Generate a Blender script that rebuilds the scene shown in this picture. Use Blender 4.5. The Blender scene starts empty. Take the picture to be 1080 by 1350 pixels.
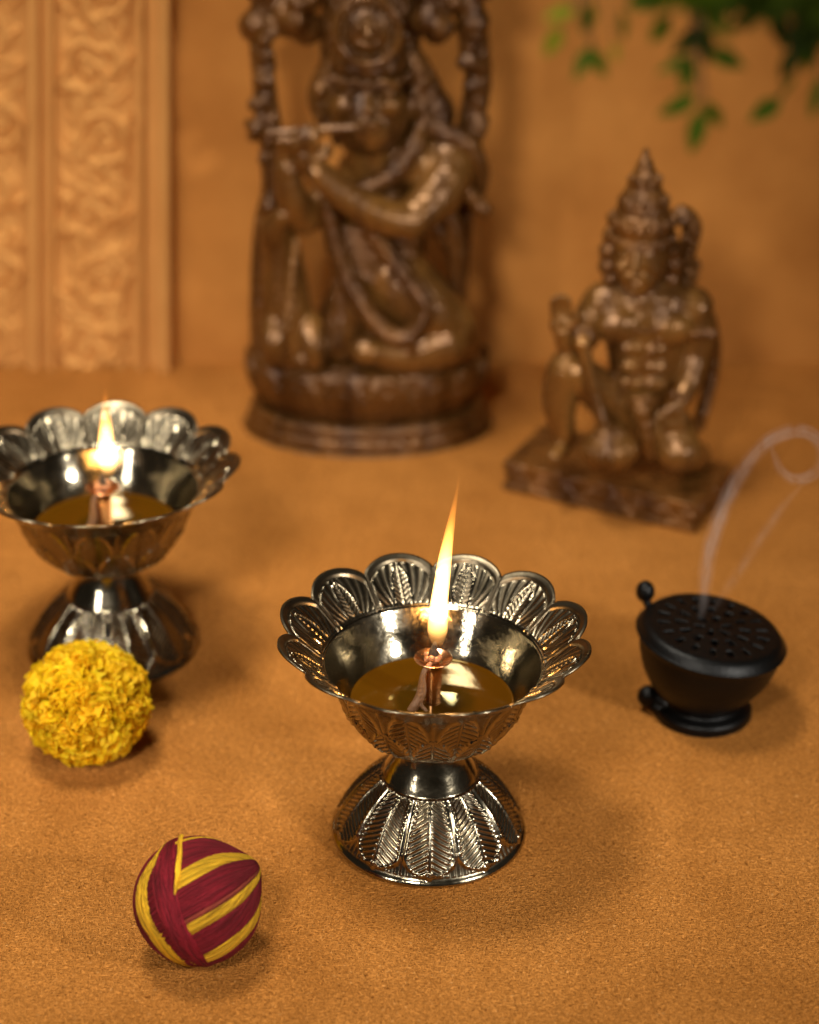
import bpy, math, random
import numpy as np
from mathutils import Vector
random.seed(7); rng = np.random.default_rng(7)
C = bpy.context.scene.collection
S = 0.01                                   # everything below is laid out in centimetres
PI = math.pi
# ------------------------------------------------------------------ camera model (used to read sizes off the photograph)
F, PITCH, CAMH = 3060.0, math.radians(28), 45.8
fw = np.array([0, math.cos(PITCH), -math.sin(PITCH)]); up = np.array([0, math.sin(PITCH), math.cos(PITCH)])
CAM = np.array([0, 0, CAMH])
def ray(px, py): return fw + np.array([1., 0, 0])*(px-540)/F + up*(675-py)/F
def at_Z(px, py, z=0.0):
    d = ray(px, py); return CAM + d*((z-CAMH)/d[2])
def at_Y(px, py, Y):
    d = ray(px, py); return CAM + d*(Y/d[1])

# ------------------------------------------------------------------ mesh helpers
def link(o, parent=None):
    C.objects.link(o)
    if parent is not None: o.parent = parent
    return o
def mesh(name, v, f, mat, parent=None, smooth=True, loc=None, attr=None, uv=None):
    m = bpy.data.meshes.new(name)
    v = np.asarray(v, float)*S
    m.from_pydata(v.tolist(), [], [tuple(int(i) for i in q) for q in f])
    m.update()
    if smooth: m.polygons.foreach_set('use_smooth', [True]*len(m.polygons))
    if mat is not None: m.materials.append(mat)
    if attr:
        for k, a in attr.items():
            a = np.asarray(a, float)
            if a.ndim == 1:
                at = m.attributes.new(k, 'FLOAT', 'POINT'); at.data.foreach_set('value', a)
            else:
                at = m.attributes.new(k, 'FLOAT_COLOR', 'POINT')
                at.data.foreach_set('color', np.c_[a, np.ones(len(a))].ravel())
    if uv is not None:
        l = m.uv_layers.new(name='UVMap')
        idx = np.zeros(len(m.loops), dtype=np.int32); m.loops.foreach_get('vertex_index', idx)
        l.data.foreach_set('uv', np.asarray(uv, float)[idx].ravel())
    o = bpy.data.objects.new(name, m); link(o, parent)
    if loc is not None: o.location = Vector(np.asarray(loc)*S)
    return o
def thing(name, label, cat, loc, rotz=0.0, group=None):
    o = bpy.data.objects.new(name, None); o.empty_display_size = .01
    o.location = Vector(np.asarray(loc, float)*S); o.rotation_euler = (0, 0, rotz)
    link(o); return tag(o, label, cat, group)
def tag(o, label=None, cat=None, group=None, kind=None):
    if label: o['label'] = label
    if cat: o['category'] = cat
    if group: o['group'] = group
    if kind: o['kind'] = kind
    return o
def grid_faces(n, m, wrap=False, off=0, flip=False):
    """n rows, m columns"""
    i = np.arange(n-1)[:, None]; j = np.arange(m if wrap else m-1)[None, :]
    j2 = (j+1) % m
    a = i*m+j; b = i*m+j2; c = (i+1)*m+j2; d = (i+1)*m+j
    q = np.stack([a+0*j, b+0*j, c, d], -1).reshape(-1, 4)+off
    return q[:, ::-1] if flip else q
class MB:
    def __init__(s): s.v = []; s.f = []; s.n = 0
    def add(s, v, f):
        v = np.asarray(v, float); s.v.append(v)
        s.f += [tuple(int(i)+s.n for i in q) for q in f]; s.n += len(v)
    def grid(s, g, wrap=False, flip=False):
        n, m = g.shape[:2]; s.add(g.reshape(-1, 3), grid_faces(n, m, wrap, 0, flip))
    def ell(s, c, r, n=20, m=14, R=None):
        c = np.asarray(c, float); r = np.broadcast_to(np.asarray(r, float), (3,))
        th = np.linspace(0, 2*PI, n, endpoint=False); ph = np.linspace(0.02, PI-0.02, m)
        g = np.stack([np.sin(ph)[:, None]*np.cos(th), np.sin(ph)[:, None]*np.sin(th), np.cos(ph)[:, None]*np.ones(n)], -1)*r
        if R is not None: g = g@np.asarray(R).T
        v = (g+c).reshape(-1, 3); f = [tuple(q) for q in grid_faces(m, n, True)]
        f.append(tuple(range(n))[::-1]); f.append(tuple(range((m-1)*n, m*n)))
        s.add(v, [tuple(reversed(q)) for q in f])
    def tube(s, pts, rad, n=14, sub=6, flat=None):
        """rounded tapering tube through the points; flat scales its depth (y)"""
        p = np.asarray(pts, float); r = np.broadcast_to(np.asarray(rad, float), (len(p),)).astype(float)
        if sub > 1 and len(p) > 2: p, r = smooth_path(p, r, sub)
        elif sub > 1:
            t = np.linspace(0, 1, sub+1)[:, None]; p = p[0]*(1-t)+p[-1]*t; r = r[0]*(1-t[:, 0])+r[-1]*t[:, 0]
        t = np.gradient(p, axis=0); t /= np.linalg.norm(t, axis=1)[:, None]+1e-12
        # round caps
        a = np.array([.15, .5, .85]); 
        P0 = [p[0]-t[0]*r[0]*math.sqrt(max(0, 1-k*k)) for k in a]; P1 = [p[-1]+t[-1]*r[-1]*math.sqrt(max(0, 1-k*k)) for k in a[::-1]]
        p = np.vstack([P0, p, P1]); r = np.r_[a*r[0], r, a[::-1]*r[-1]]; t = np.vstack([[t[0]]*3, t, [t[-1]]*3])
        ref = np.array([0.03, 1, .02]); N = []
        u = np.cross(t[0], ref)
        if np.linalg.norm(u) < .15: u = np.cross(t[0], [1, 0, 0])
        u /= np.linalg.norm(u)
        for k in range(len(p)):
            u = u-t[k]*np.dot(u, t[k]); u /= np.linalg.norm(u)+1e-12; N.append(u.copy())
        N = np.array(N); B = np.cross(t, N)
        th = np.linspace(0, 2*PI, n, endpoint=False)
        off = (N[:, None]*np.cos(th)[None, :, None]+B[:, None]*np.sin(th)[None, :, None])*r[:, None, None]
        if flat is not None: off[..., 1] *= flat
        g = p[:, None]+off
        f = [tuple(q) for q in grid_faces(len(p), n, True)]
        f.append(tuple(range(n))[::-1]); f.append(tuple(range((len(p)-1)*n, len(p)*n)))
        s.add(g.reshape(-1, 3), f)
    def box(s, c, d, rz=0):
        c = np.asarray(c, float); d = np.asarray(d, float)/2
        v = np.array([[x, y, z] for x in (-1, 1) for y in (-1, 1) for z in (-1, 1)])*d
        ca, sa = math.cos(rz), math.sin(rz)
        v = np.c_[v[:, 0]*ca-v[:, 1]*sa, v[:, 0]*sa+v[:, 1]*ca, v[:, 2]]+c
        s.add(v, [(0, 1, 3, 2), (4, 6, 7, 5), (0, 4, 5, 1), (2, 3, 7, 6), (0, 2, 6, 4), (1, 5, 7, 3)])
    def lathe(s, prof, n=96, c=(0, 0, 0), cap=True, sub=5, sx=1, sy=1):
        pr = np.asarray(prof, float)
        if sub > 1: pr, _ = smooth_path(pr, np.ones(len(pr)), sub)
        th = np.linspace(0, 2*PI, n, endpoint=False)
        g = np.stack([pr[:, 0][:, None]*np.cos(th)*sx, pr[:, 0][:, None]*np.sin(th)*sy, pr[:, 1][:, None]*np.ones(n)], -1)+np.asarray(c)
        f = [tuple(q) for q in grid_faces(len(pr), n, True)]
        if cap:
            f.append(tuple(range(n))[::-1]); f.append(tuple(range((len(pr)-1)*n, len(pr)*n)))
        s.add(g.reshape(-1, 3), f)
    def build(s, name, mat, parent=None, org=(0, 0, 0), smooth=True):
        return mesh(name, np.vstack(s.v)-np.asarray(org, float), s.f, mat, parent, smooth)
def smooth_path(p, r, sub):
    p = np.asarray(p, float); n = len(p)
    q = np.vstack([2*p[0]-p[1], p, 2*p[-1]-p[-2]]); rr = np.r_[r[0], r, r[-1]]
    P, R = [], []
    for i in range(n-1):
        for t in np.linspace(0, 1, sub, endpoint=False):
            a, b, c, d = q[i], q[i+1], q[i+2], q[i+3]
            P.append(.5*((2*b)+(-a+c)*t+(2*a-5*b+4*c-d)*t*t+(-a+3*b-3*c+d)*t**3)); R.append(rr[i+1]*(1-t)+rr[i+2]*t)
    P.append(p[-1]); R.append(r[-1]); return np.array(P), np.array(R)
def remesh(o, vox, smooth_it=4):
    """bake a voxel union so the carving is one continuous surface"""
    m = o.modifiers.new('r', 'REMESH'); m.mode = 'VOXEL'; m.voxel_size = vox*S; m.use_smooth_shade = True
    k = o.modifiers.new('s', 'SMOOTH'); k.iterations = smooth_it; k.factor = .5
    dg = bpy.context.evaluated_depsgraph_get(); me = bpy.data.meshes.new_from_object(o.evaluated_get(dg))
    old = o.data; o.modifiers.clear(); o.data = me
    if len(me.materials) == 0: me.materials.append(old.materials[0])
    me.polygons.foreach_set('use_smooth', [True]*len(me.polygons))
    return o
def modify(o, name, typ, **kw):
    m = o.modifiers.new(name, typ)
    for k, v in kw.items(): setattr(m, k, v)
    return m
def ridge(d, w): return np.exp(-(d/w)**2)
def sstep(a, b, x):
    t = np.clip((x-a)/(b-a), 0, 1); return t*t*(3-2*t)

# ------------------------------------------------------------------ materials
class NT:
    def __init__(s, name):
        s.m = bpy.data.materials.new(name); s.m.use_nodes = True; s.t = s.m.node_tree; s.t.nodes.clear()
        s.out = s.t.nodes.new('ShaderNodeOutputMaterial')
    def n(s, typ, **kw):
        x = s.t.nodes.new('ShaderNode'+typ)
        for k, v in kw.items():
            if k.startswith('_'): setattr(x, k[1:], v)
            else:
                key = int(k[1:]) if k[0] == 'i' and k[1:].isdigit() else k.replace('__', ' ')
                if isinstance(v, bpy.types.NodeSocket): s.t.links.new(v, x.inputs[key])
                else: x.inputs[key].default_value = v
        return x
    def l(s, a, b): s.t.links.new(a, b)
    def ramp(s, fac, stops, interp='LINEAR'):
        x = s.n('ValToRGB'); s.l(fac, x.inputs[0]); e = x.color_ramp.elements; x.color_ramp.interpolation = interp
        while len(e) < len(stops): e.new(.5)
        for q, (p, c) in zip(e, stops): q.position = p; q.color = (*c, 1) if len(c) == 3 else c
        return x.outputs[0]
    def mixc(s, fac, a, b, mode='MIX'):
        x = s.n('Mix', _data_type='RGBA', _blend_type=mode)
        for k, v in ((0, fac), (6, a), (7, b)):
            if isinstance(v, bpy.types.NodeSocket): s.l(v, x.inputs[k])
            else: x.inputs[k].default_value = v if k == 0 else (*v, 1)
        return x.outputs[2]
    def math(s, op, a, b=0.0, c=0.0):
        x = s.n('Math', _operation=op)
        for k, v in enumerate((a, b, c)):
            if isinstance(v, bpy.types.NodeSocket): s.l(v, x.inputs[k])
            else: x.inputs[k].default_value = v
        return x.outputs[0]
    def bsdf(s, **kw):
        x = s.n('BsdfPrincipled', **kw); s.l(x.outputs[0], s.out.inputs['Surface']); return x

def mat_ground():
    t = NT('felt_cloth'); co = t.n('TexCoord').outputs['Object']
    big = t.n('TexNoise', Vector=co, Scale=14., Detail=4.).outputs['Fac']
    warp = t.n('TexNoise', Vector=co, Scale=420., Detail=1.).outputs['Color']
    v = t.n('VectorMath', _operation='MULTIPLY_ADD', i0=warp, i1=(.0016, .0016, 0), i2=co).outputs[0]
    fib = t.n('TexNoise', Vector=v, Scale=1300., Detail=3., Roughness=.6).outputs['Fac']
    mp = t.n('Mapping', Vector=v, Scale=(1, .28, 1), Rotation=(0, 0, .6)).outputs[0]
    fib2 = t.n('TexNoise', Vector=mp, Scale=2100., Detail=1.5, Roughness=.5).outputs['Fac']
    mp3 = t.n('Mapping', Vector=v, Scale=(.28, 1, 1), Rotation=(0, 0, -.3)).outputs[0]
    fib3 = t.n('TexNoise', Vector=mp3, Scale=1900., Detail=1.5, Roughness=.5).outputs['Fac']
    pile = t.math('MAXIMUM', fib2, fib3)
    col = t.ramp(big, [(.3, (.43, .162, .030)), (.7, (.55, .217, .044))])
    spk = t.ramp(pile, [(.34, (.34, .30, .26)), (.52, (.95, .95, .95)), (.72, (1.55, 1.65, 1.9))])
    col = t.mixc(.8, col, spk, 'MULTIPLY')
    pit = t.n('TexNoise', Vector=v, Scale=620., Detail=1.).outputs['Fac']
    col = t.mixc(1., col, t.ramp(pit, [(.25, (.52, .46, .40)), (.35, (1., 1., 1.)), (.66, (1., 1., 1.)), (.76, (1.25, 1.45, 2.0))]), 'MULTIPLY')
    mid = t.n('TexNoise', Vector=co, Scale=55., Detail=3.).outputs['Fac']
    col = t.mixc(1., col, t.ramp(mid, [(.30, (.90, .885, .86)), (.7, (1.07, 1.08, 1.10))]), 'MULTIPLY')
    h = t.math('ADD', t.math('MULTIPLY', fib, .5), pile)
    b = t.n('Bump', Strength=1., Distance=.0018, Height=h)
    t.bsdf(Base__Color=col, Roughness=1., Specular__IOR__Level=.04, Normal=b.outputs[0])
    return t.m
def mat_wall(name='painted_plaster', a=(.43, .168, .034), b=(.56, .235, .052)):
    t = NT(name); co = t.n('TexCoord').outputs['Object']
    n1 = t.n('TexNoise', Vector=co, Scale=22., Detail=5., Roughness=.6).outputs['Fac']
    n2 = t.n('TexNoise', Vector=co, Scale=300., Detail=3.).outputs['Fac']
    col = t.ramp(n1, [(.3, a), (.7, b)])
    bp = t.n('Bump', Strength=.35, Distance=.002, Height=t.math('ADD', n1, t.math('MULTIPLY', n2, .2)))
    t.bsdf(Base__Color=col, Roughness=.75, Specular__IOR__Level=.14, Normal=bp.outputs[0]); return t.m
def mat_metal():
    t = NT('antique_white_brass'); co = t.n('TexCoord').outputs['Object']
    pat = t.n('Attribute', _attribute_name='patina').outputs['Fac']
    n1 = t.n('TexNoise', Vector=co, Scale=90., Detail=6., Roughness=.65).outputs['Fac']
    n2 = t.n('TexNoise', Vector=co, Scale=650., Detail=3.).outputs['Fac']
    clean = t.ramp(n1, [(.3, (.36, .305, .21)), (.7, (.50, .435, .31))])
    p = t.math('MULTIPLY', pat, t.math('MULTIPLY_ADD', n1, .7, .45))
    col = t.mixc(p, clean, (.045, .032, .018))
    ro = t.math('MULTIPLY_ADD', t.ramp(n1, [(.35, (0, 0, 0)), (.7, (1, 1, 1))]), .13, t.math('MULTIPLY_ADD', pat, .20, .07))
    bp = t.n('Bump', Strength=.10, Distance=.0006, Height=t.math('ADD', n2, t.math('MULTIPLY', n1, 2.)))
    t.bsdf(Base__Color=col, Metallic=1., Roughness=ro, Normal=bp.outputs[0]); return t.m
def mat_simple(name, col, rough=.5, metal=0., bump=0., scale=300., spec=.5, coat=0., var=.15):
    t = NT(name); co = t.n('TexCoord').outputs['Object']
    n = t.n('TexNoise', Vector=co, Scale=scale, Detail=4., Roughness=.6).outputs['Fac']
    a = tuple(c*(1-var) for c in col); b = tuple(min(1, c*(1+var)) for c in col)
    c = t.ramp(n, [(.3, a), (.7, b)])
    x = t.bsdf(Base__Color=c, Metallic=metal, Roughness=rough, Specular__IOR__Level=spec, Coat__Weight=coat, Coat__Roughness=.2)
    if bump:
        t.l(t.n('Bump', Strength=bump, Distance=.001, Height=n).outputs[0], x.inputs['Normal'])
    return t.m
def mat_wood(name, dark, light, rough=.28, carve=.4):
    t = NT(name); co = t.n('TexCoord').outputs['Object']
    mp = t.n('Mapping', Vector=co, Scale=(1, 1, .22)).outputs[0]
    n1 = t.n('TexNoise', Vector=mp, Scale=70., Detail=5., Roughness=.6, Distortion=.6).outputs['Fac']
    n2 = t.n('TexNoise', Vector=co, Scale=420., Detail=3.).outputs['Fac']
    v = t.n('TexVoronoi', Vector=co, Scale=330., _feature='SMOOTH_F1').outputs['Distance']
    col = t.ramp(n1, [(.3, dark), (.68, light)])
    h = t.math('ADD', t.math('MULTIPLY', v, .8), t.math('MULTIPLY', n2, .5))
    bp = t.n('Bump', Strength=carve, Distance=.0016, Height=h)
    ro = t.math('MULTIPLY_ADD', n2, .2, rough-.08)
    t.bsdf(Base__Color=col, Roughness=ro, Metallic=.38, Specular__IOR__Level=.5, Normal=bp.outputs[0]); return t.m
def mat_oil():
    t = NT('lamp_oil'); co = t.n('TexCoord').outputs['Object']
    n = t.n('TexNoise', Vector=co, Scale=60., Detail=1.).outputs['Fac']
    bp = t.n('Bump', Strength=.05, Distance=.002, Height=n)
    t.bsdf(Base__Color=(.055, .024, .001, 1), Roughness=.02, IOR=1.47, Specular__IOR__Level=.45, Specular__Tint=(1., .80, .30, 1), Normal=bp.outputs[0])
    return t.m
def mat_flame(name, h, k, base=(1., .50, .13), tip=(1., .26, .03)):
    """glowing gas: emission per metre, graded along the flame's own height h (metres)"""
    t = NT(name); co = t.n('TexCoord').outputs['Object']
    z = t.n('SeparateXYZ', Vector=co).outputs['Z']
    f = t.math('DIVIDE', z, h)
    col = t.ramp(f, [(0., (1., .42, .09)), (.12, (1., .50, .13)), (.45, base), (.72, (1., .36, .05)), (1., tip)])
    st = t.ramp(f, [(0., (.01,)*3), (.06, (.05,)*3), (.15, (.5,)*3), (.26, (1.,)*3), (.42, (.9,)*3), (.60, (.42,)*3), (.75, (.17,)*3), (.9, (.07,)*3), (1., (.02,)*3)])
    e = t.n('Emission', Color=col, Strength=t.math('MULTIPLY', st, k))
    t.l(e.outputs[0], t.out.inputs['Volume']); return t.m
def mat_smoke(name, dens, h):
    t = NT(name); co = t.n('TexCoord').outputs['Object']
    n = t.n('TexNoise', Vector=t.n('Mapping', Vector=co, Scale=(1, 1, .45)).outputs[0], Scale=170., Detail=3., Roughness=.6, Distortion=.8).outputs['Fac']
    z = t.math('DIVIDE', t.n('SeparateXYZ', Vector=co).outputs['Z'], h)
    fade = t.ramp(z, [(0., (.45,)*3), (.25, (1.,)*3), (.7, (.85,)*3), (1., (.6,)*3)])
    k = t.ramp(n, [(.30, (.12,)*3), (.62, (1.5,)*3)])
    d = t.math('MULTIPLY', t.math('MULTIPLY', k, fade), dens)
    v = t.n('VolumePrincipled', Color=(.88, .88, .92, 1), Density=d, Anisotropy=.2)
    t.l(v.outputs[0], t.out.inputs['Volume']); return t.m
def mat_thread():
    t = NT('dyed_cotton_thread'); uv = t.n('TexCoord').outputs['UV']
    col = t.n('Attribute', _attribute_name='dye').outputs['Color']
    mp = t.n('Mapping', Vector=uv, Scale=(.3, 6.5, 1)).outputs[0]
    n1 = t.n('TexNoise', Vector=mp, Scale=3.2, Detail=4., Roughness=.65, Distortion=.35).outputs['Fac']
    mp2 = t.n('Mapping', Vector=uv, Scale=(.3, 2.4, 1)).outputs[0]
    n2 = t.n('TexNoise', Vector=mp2, Scale=2.3, Detail=2., Distortion=.3).outputs['Fac']
    v = t.ramp(n1, [(.3, (.30, .25, .25)), (.5, (1, 1, 1)), (.72, (1.5, 1.45, 1.4))])
    c = t.mixc(.95, col, v, 'MULTIPLY')
    h = t.math('ADD', t.math('MULTIPLY', n1, 1.6), t.math('MULTIPLY', n2, .8))
    bp = t.n('Bump', Strength=1., Distance=.0030, Height=h)
    t.bsdf(Base__Color=c, Roughness=.75, Specular__IOR__Level=.25, Normal=bp.outputs[0]); return t.m
def mat_petal():
    t = NT('marigold_petal'); a = t.n('Attribute', _attribute_name='tint').outputs['Color']
    x = t.bsdf(Base__Color=a, Roughness=.6, Specular__IOR__Level=.25, Subsurface__Weight=.0)
    tr = t.n('BsdfTranslucent', Color=a); mx = t.n('MixShader', i0=.45); t.l(x.outputs[0], mx.inputs[1]); t.l(tr.outputs[0], mx.inputs[2])
    t.l(mx.outputs[0], t.out.inputs['Surface']); return t.m
def mat_leaf():
    t = NT('green_leaf'); a = t.n('Attribute', _attribute_name='tint').outputs['Color']
    x = t.bsdf(Base__Color=a, Roughness=.65, Specular__IOR__Level=.12)
    tr = t.n('BsdfTranslucent', Color=a); mx = t.n('MixShader', i0=.3); t.l(x.outputs[0], mx.inputs[1]); t.l(tr.outputs[0], mx.inputs[2])
    t.l(mx.outputs[0], t.out.inputs['Surface']); return t.m

M = dict(ground=mat_ground(), wall=mat_wall(), panel=mat_wall('painted_relief', (.54, .25, .068), (.65, .325, .096)), metal=mat_metal(),
         copper=mat_simple('copper_holder', (.72, .40, .22), .22, 1., .1, 400.),
         cotton=mat_simple('oiled_cotton', (.17, .085, .04), .4, 0., .8, 900., .5, .4),
         char=mat_simple('charred_cotton', (.012, .010, .009), .9, 0., .8, 1200.),
         black=mat_simple('black_enamel_iron', (.0015, .0014, .0013), .40, 0., .2, 900., .24),
         coal=mat_simple('soot', (.004, .004, .004), .9, 0., .5, 700.),
         wood=mat_wood('carved_dark_wood', (.056, .020, .005), (.235, .105, .022), .27, .35), wood_c=mat_wood('deep_carved_wood', (.036, .012, .003), (.18, .075, .016), .29, 1.),
         brown=mat_wood('carved_brown_wood', (.064, .023, .006), (.265, .12, .026), .27, .35), brown_c=mat_wood('deep_carved_brown_wood', (.05, .017, .004), (.23, .095, .02), .30, 1.),
         oil=mat_oil(), thread=mat_thread(), petal=mat_petal(), leaf=mat_leaf(),
         stem=mat_simple('woody_stem', (.07, .045, .02), .7, 0., .4, 300.))

# ------------------------------------------------------------------ setting
WY = float(at_Z(540, 478)[1])              # the wall stands where the felt ends
mb = MB(); xs = np.linspace(-120, 120, 61); ys = np.linspace(-40, WY, 41)
g = np.stack([*np.meshgrid(xs, ys), np.zeros((41, 61))], -1); mb.grid(g)
tag(mb.build('ground', M['ground']), kind='structure')
mb = MB(); mb.box((0, WY+1.5, 13.5), (240, 3, 27.4))
wl = mb.build('wall', M['wall'], smooth=False); tag(wl, 'plain tan plastered wall rising behind both statues', 'wall')

# carved panel on the wall at the left
def px_to_x(px, z):
    b = at_Y(px, 478, WY); t = at_Y(px, 0, WY); k = (z-b[2])/(t[2]-b[2])
    return b[0]+(t[0]-b[0])*k
def polydist(X, Z, P):
    d = np.full(X.shape, 1e9)
    for a, b in zip(P[:-1], P[1:]):
        ab = b-a; L = ab@ab+1e-12
        t = np.clip(((X-a[0])*ab[0]+(Z-a[1])*ab[1])/L, 0, 1)
        d = np.minimum(d, np.hypot(X-a[0]-t*ab[0], Z-a[1]-t*ab[1]))
    return d
pn = thing('carved_panel', 'tan wall panel of scrolling leaf relief between upright mouldings', 'panel', (px_to_x(120, 0), WY, 0))
org = np.array([px_to_x(120, 0), WY, 0])
def panel_field(px0, px1, name):
    nu, nv = 120, 460
    U = np.linspace(px0, px1, nu); Z = np.linspace(0.02, 27, nv); UU, ZZ = np.meshgrid(U, Z)
    XX = np.array([[px_to_x(u, z) for u in (px0, px1)] for z in Z]); k = (U-px0)/(px1-px0)
    XX = XX[:, :1]*(1-k)+XX[:, 1:]*k
    lx = (UU-(px0+px1)/2)/27.5; W = (px1-px0)/27.5/2         # local cm
    H = np.zeros_like(lx); r_ = np.random.default_rng(3); Z0 = ZZ
    lx = lx+.16*np.sin(ZZ*1.9+1)+.10*np.sin(ZZ*4.3+lx*2); ZZ = ZZ+.18*np.sin(lx*2.6+ZZ*.9)+.10*np.sin(lx*5+2)
    per = W*3.6; nk = int(27/(per/2))+2
    zz = np.linspace(-1, 29, 120)
    vine = np.c_[W*.55*np.sin(2*PI*zz/per), zz]
    H = np.maximum(H, .28*ridge(polydist(lx, ZZ, vine), .24))
    for i in range(nk):
        zc = (i+.25)*per/2; sx = 1 if i % 2 == 0 else -1
        th = np.linspace(0, 3.6*PI, 46); rr = W*.74*(1-th/(4.2*PI))
        c = np.array([-sx*W*.20, zc])
        sp = np.c_[c[0]+sx*rr*np.cos(th), c[1]+rr*np.sin(th)*1.1]
        H = np.maximum(H, .34*ridge(polydist(lx, ZZ, sp), .22))
        H = np.maximum(H, .34*ridge(np.hypot(lx-c[0], ZZ-c[1]), .34))
        for q in range(13):                                    # leaf lobes thrown off the scroll
            a = r_.uniform(0, 2*PI); R0 = W*r_.uniform(.55, 1.02); p0 = c+R0*np.array([math.cos(a), math.sin(a)])
            a2 = a+sx*.9; p1 = p0+np.array([math.cos(a2), math.sin(a2)])*r_.uniform(.4, .8)
            H = np.maximum(H, .27*ridge(polydist(lx, ZZ, np.array([p0, p1])), .17))
    edge = sstep(0, .2, W-np.abs(lx)); H = H*edge
    Y = WY-.30-H*1.3
    V = np.stack([XX, Y, Z0], -1).reshape(-1, 3)-org
    return mesh(name, V, grid_faces(nv, nu), M['panel'], pn)
panel_field(76, 180, 'scroll_relief'); panel_field(-75, 38, 'scroll_relief'); panel_field(-230, -110, 'scroll_relief')
def moulding(pts, name='moulding'):
    """upright strip; pts = (px, projection) cross-section"""
    Z = [0.01, 27.05]; rows = []
    for z in Z: rows.append([[px_to_x(p, z), WY-d, z] for p, d in pts])
    g = np.array(rows)-org; n = len(pts); v = g.reshape(-1, 3)
    f = [(i, i+1, n+i+1, n+i) for i in range(n-1)]+[tuple(range(n, 2*n))]
    o = mesh(name, v, f, M['panel'], pn, smooth=False); modify(o, 'bev', 'BEVEL', width=.0012, segments=2); return o
moulding([(38, .3), (39, .75), (44, .95), (50, .95), (54, .7), (56, .25)])
moulding([(55.5, .35), (63, .35), (64, .7), (68, .95), (72, .95), (75, .7), (76.5, .3)])
moulding([(179.5, .3), (181, .8), (186, 1.0), (191, .9), (195, .55)])
moulding([(194.5, .5), (209.5, .5), (211, .9), (214, 1.2), (226, 1.2), (229, .9), (231, 0)])
moulding([(-111, .3), (-108, .95), (-98, .95), (-94, .5), (-88, .5), (-86, .95), (-78, .95), (-74.5, .3)])
moulding([(-260, 0), (-258, .9), (-240, .9), (-229.5, .3)])

# ------------------------------------------------------------------ oil lamps
CACHE = {}
def lathe_pattern(prof, ntheta, nsub, hfun, name, parent, phase=0):
    if name in CACHE: return link(bpy.data.objects.new(name, CACHE[name]), parent)
    pr, _ = smooth_path(np.asarray(prof, float), np.ones(len(prof)), nsub)
    seg = np.r_[0, np.cumsum(np.linalg.norm(np.diff(pr, axis=0), axis=1))]; s = seg/seg[-1]
    n2 = max(len(pr), int(seg[-1]/.022)); sn = np.linspace(0, 1, n2)
    pr = np.c_[np.interp(sn, s, pr[:, 0]), np.interp(sn, s, pr[:, 1])]
    t = np.gradient(pr, axis=0); t /= np.linalg.norm(t, axis=1)[:, None]; nr = np.c_[t[:, 1], -t[:, 0]]
    th = np.linspace(0, 2*PI, ntheta, endpoint=False)
    h, pat = hfun(pr[:, 0][:, None]+0*th, pr[:, 1][:, None]+0*th, th[None]+0*sn[:, None])
    R = pr[:, 0][:, None]+nr[:, 0][:, None]*h; Z = pr[:, 1][:, None]+nr[:, 1][:, None]*h
    V = np.stack([R*np.cos(th), R*np.sin(th), Z], -1).reshape(-1, 3)
    o = mesh(name, V, grid_faces(len(pr), ntheta, True), M['metal'], parent, attr={'patina': pat.ravel()}); CACHE[name] = o.data; return o
def cell(th, n, ph=0.0):
    """angle -> (-1..1) inside one of n repeats"""
    x = ((th-ph)*n/(2*PI)) % 1.0
    return x*2-1
def foot_h(R, Z, TH):
    v = np.clip(((R-1.66)*.55+(2.25-Z)*.45)/1.66, 0, 1.3)                   # 0 at the neck, 1 at the flange
    inside = sstep(2.36, 2.28, Z)*sstep(.22, .30, Z)
    u = cell(TH, 10, -PI/2-PI/10)
    w = np.where(v < .74, .90, .90*np.sqrt(np.clip(1-((v-.74)/.24)**2, 0, 1)))
    d = np.abs(np.abs(u)-w)*R*PI/10*.95; dtip = np.abs(v-.98)*2.2
    edge = ridge(np.where(v > .9, np.minimum(d, dtip+np.abs(u)*.2), d), .075)
    leaf = (np.abs(u) < w)*(v < .97)
    mid = ridge(u*R*PI/10, .055)*(v < .95)
    veins = (.5+.5*np.sin((v*15-np.abs(u)*3.2)*2*PI*.9))*leaf*(1-ridge(np.abs(np.abs(u)-w), .12))*(np.abs(u) > .07)
    ang = (.5+.5*np.sin(TH*10*9))*(1-leaf)*(v > .72)*(v < 1.0)
    bead = (.5+.5*np.sin(v*2*PI*26))*ridge(np.abs(np.abs(u)-w*.84)*R*PI/10, .05)*leaf
    h = inside*(.075*edge+.06*mid+.045*veins+.03*ang+.03*bead+.05*leaf*np.cos(np.clip(u, -1, 1)*PI/2))
    pat = inside*np.clip(.85-.9*edge-.8*mid-.55*veins-.4*ang, 0, 1)
    return h, pat+.10*(1-inside)
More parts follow.
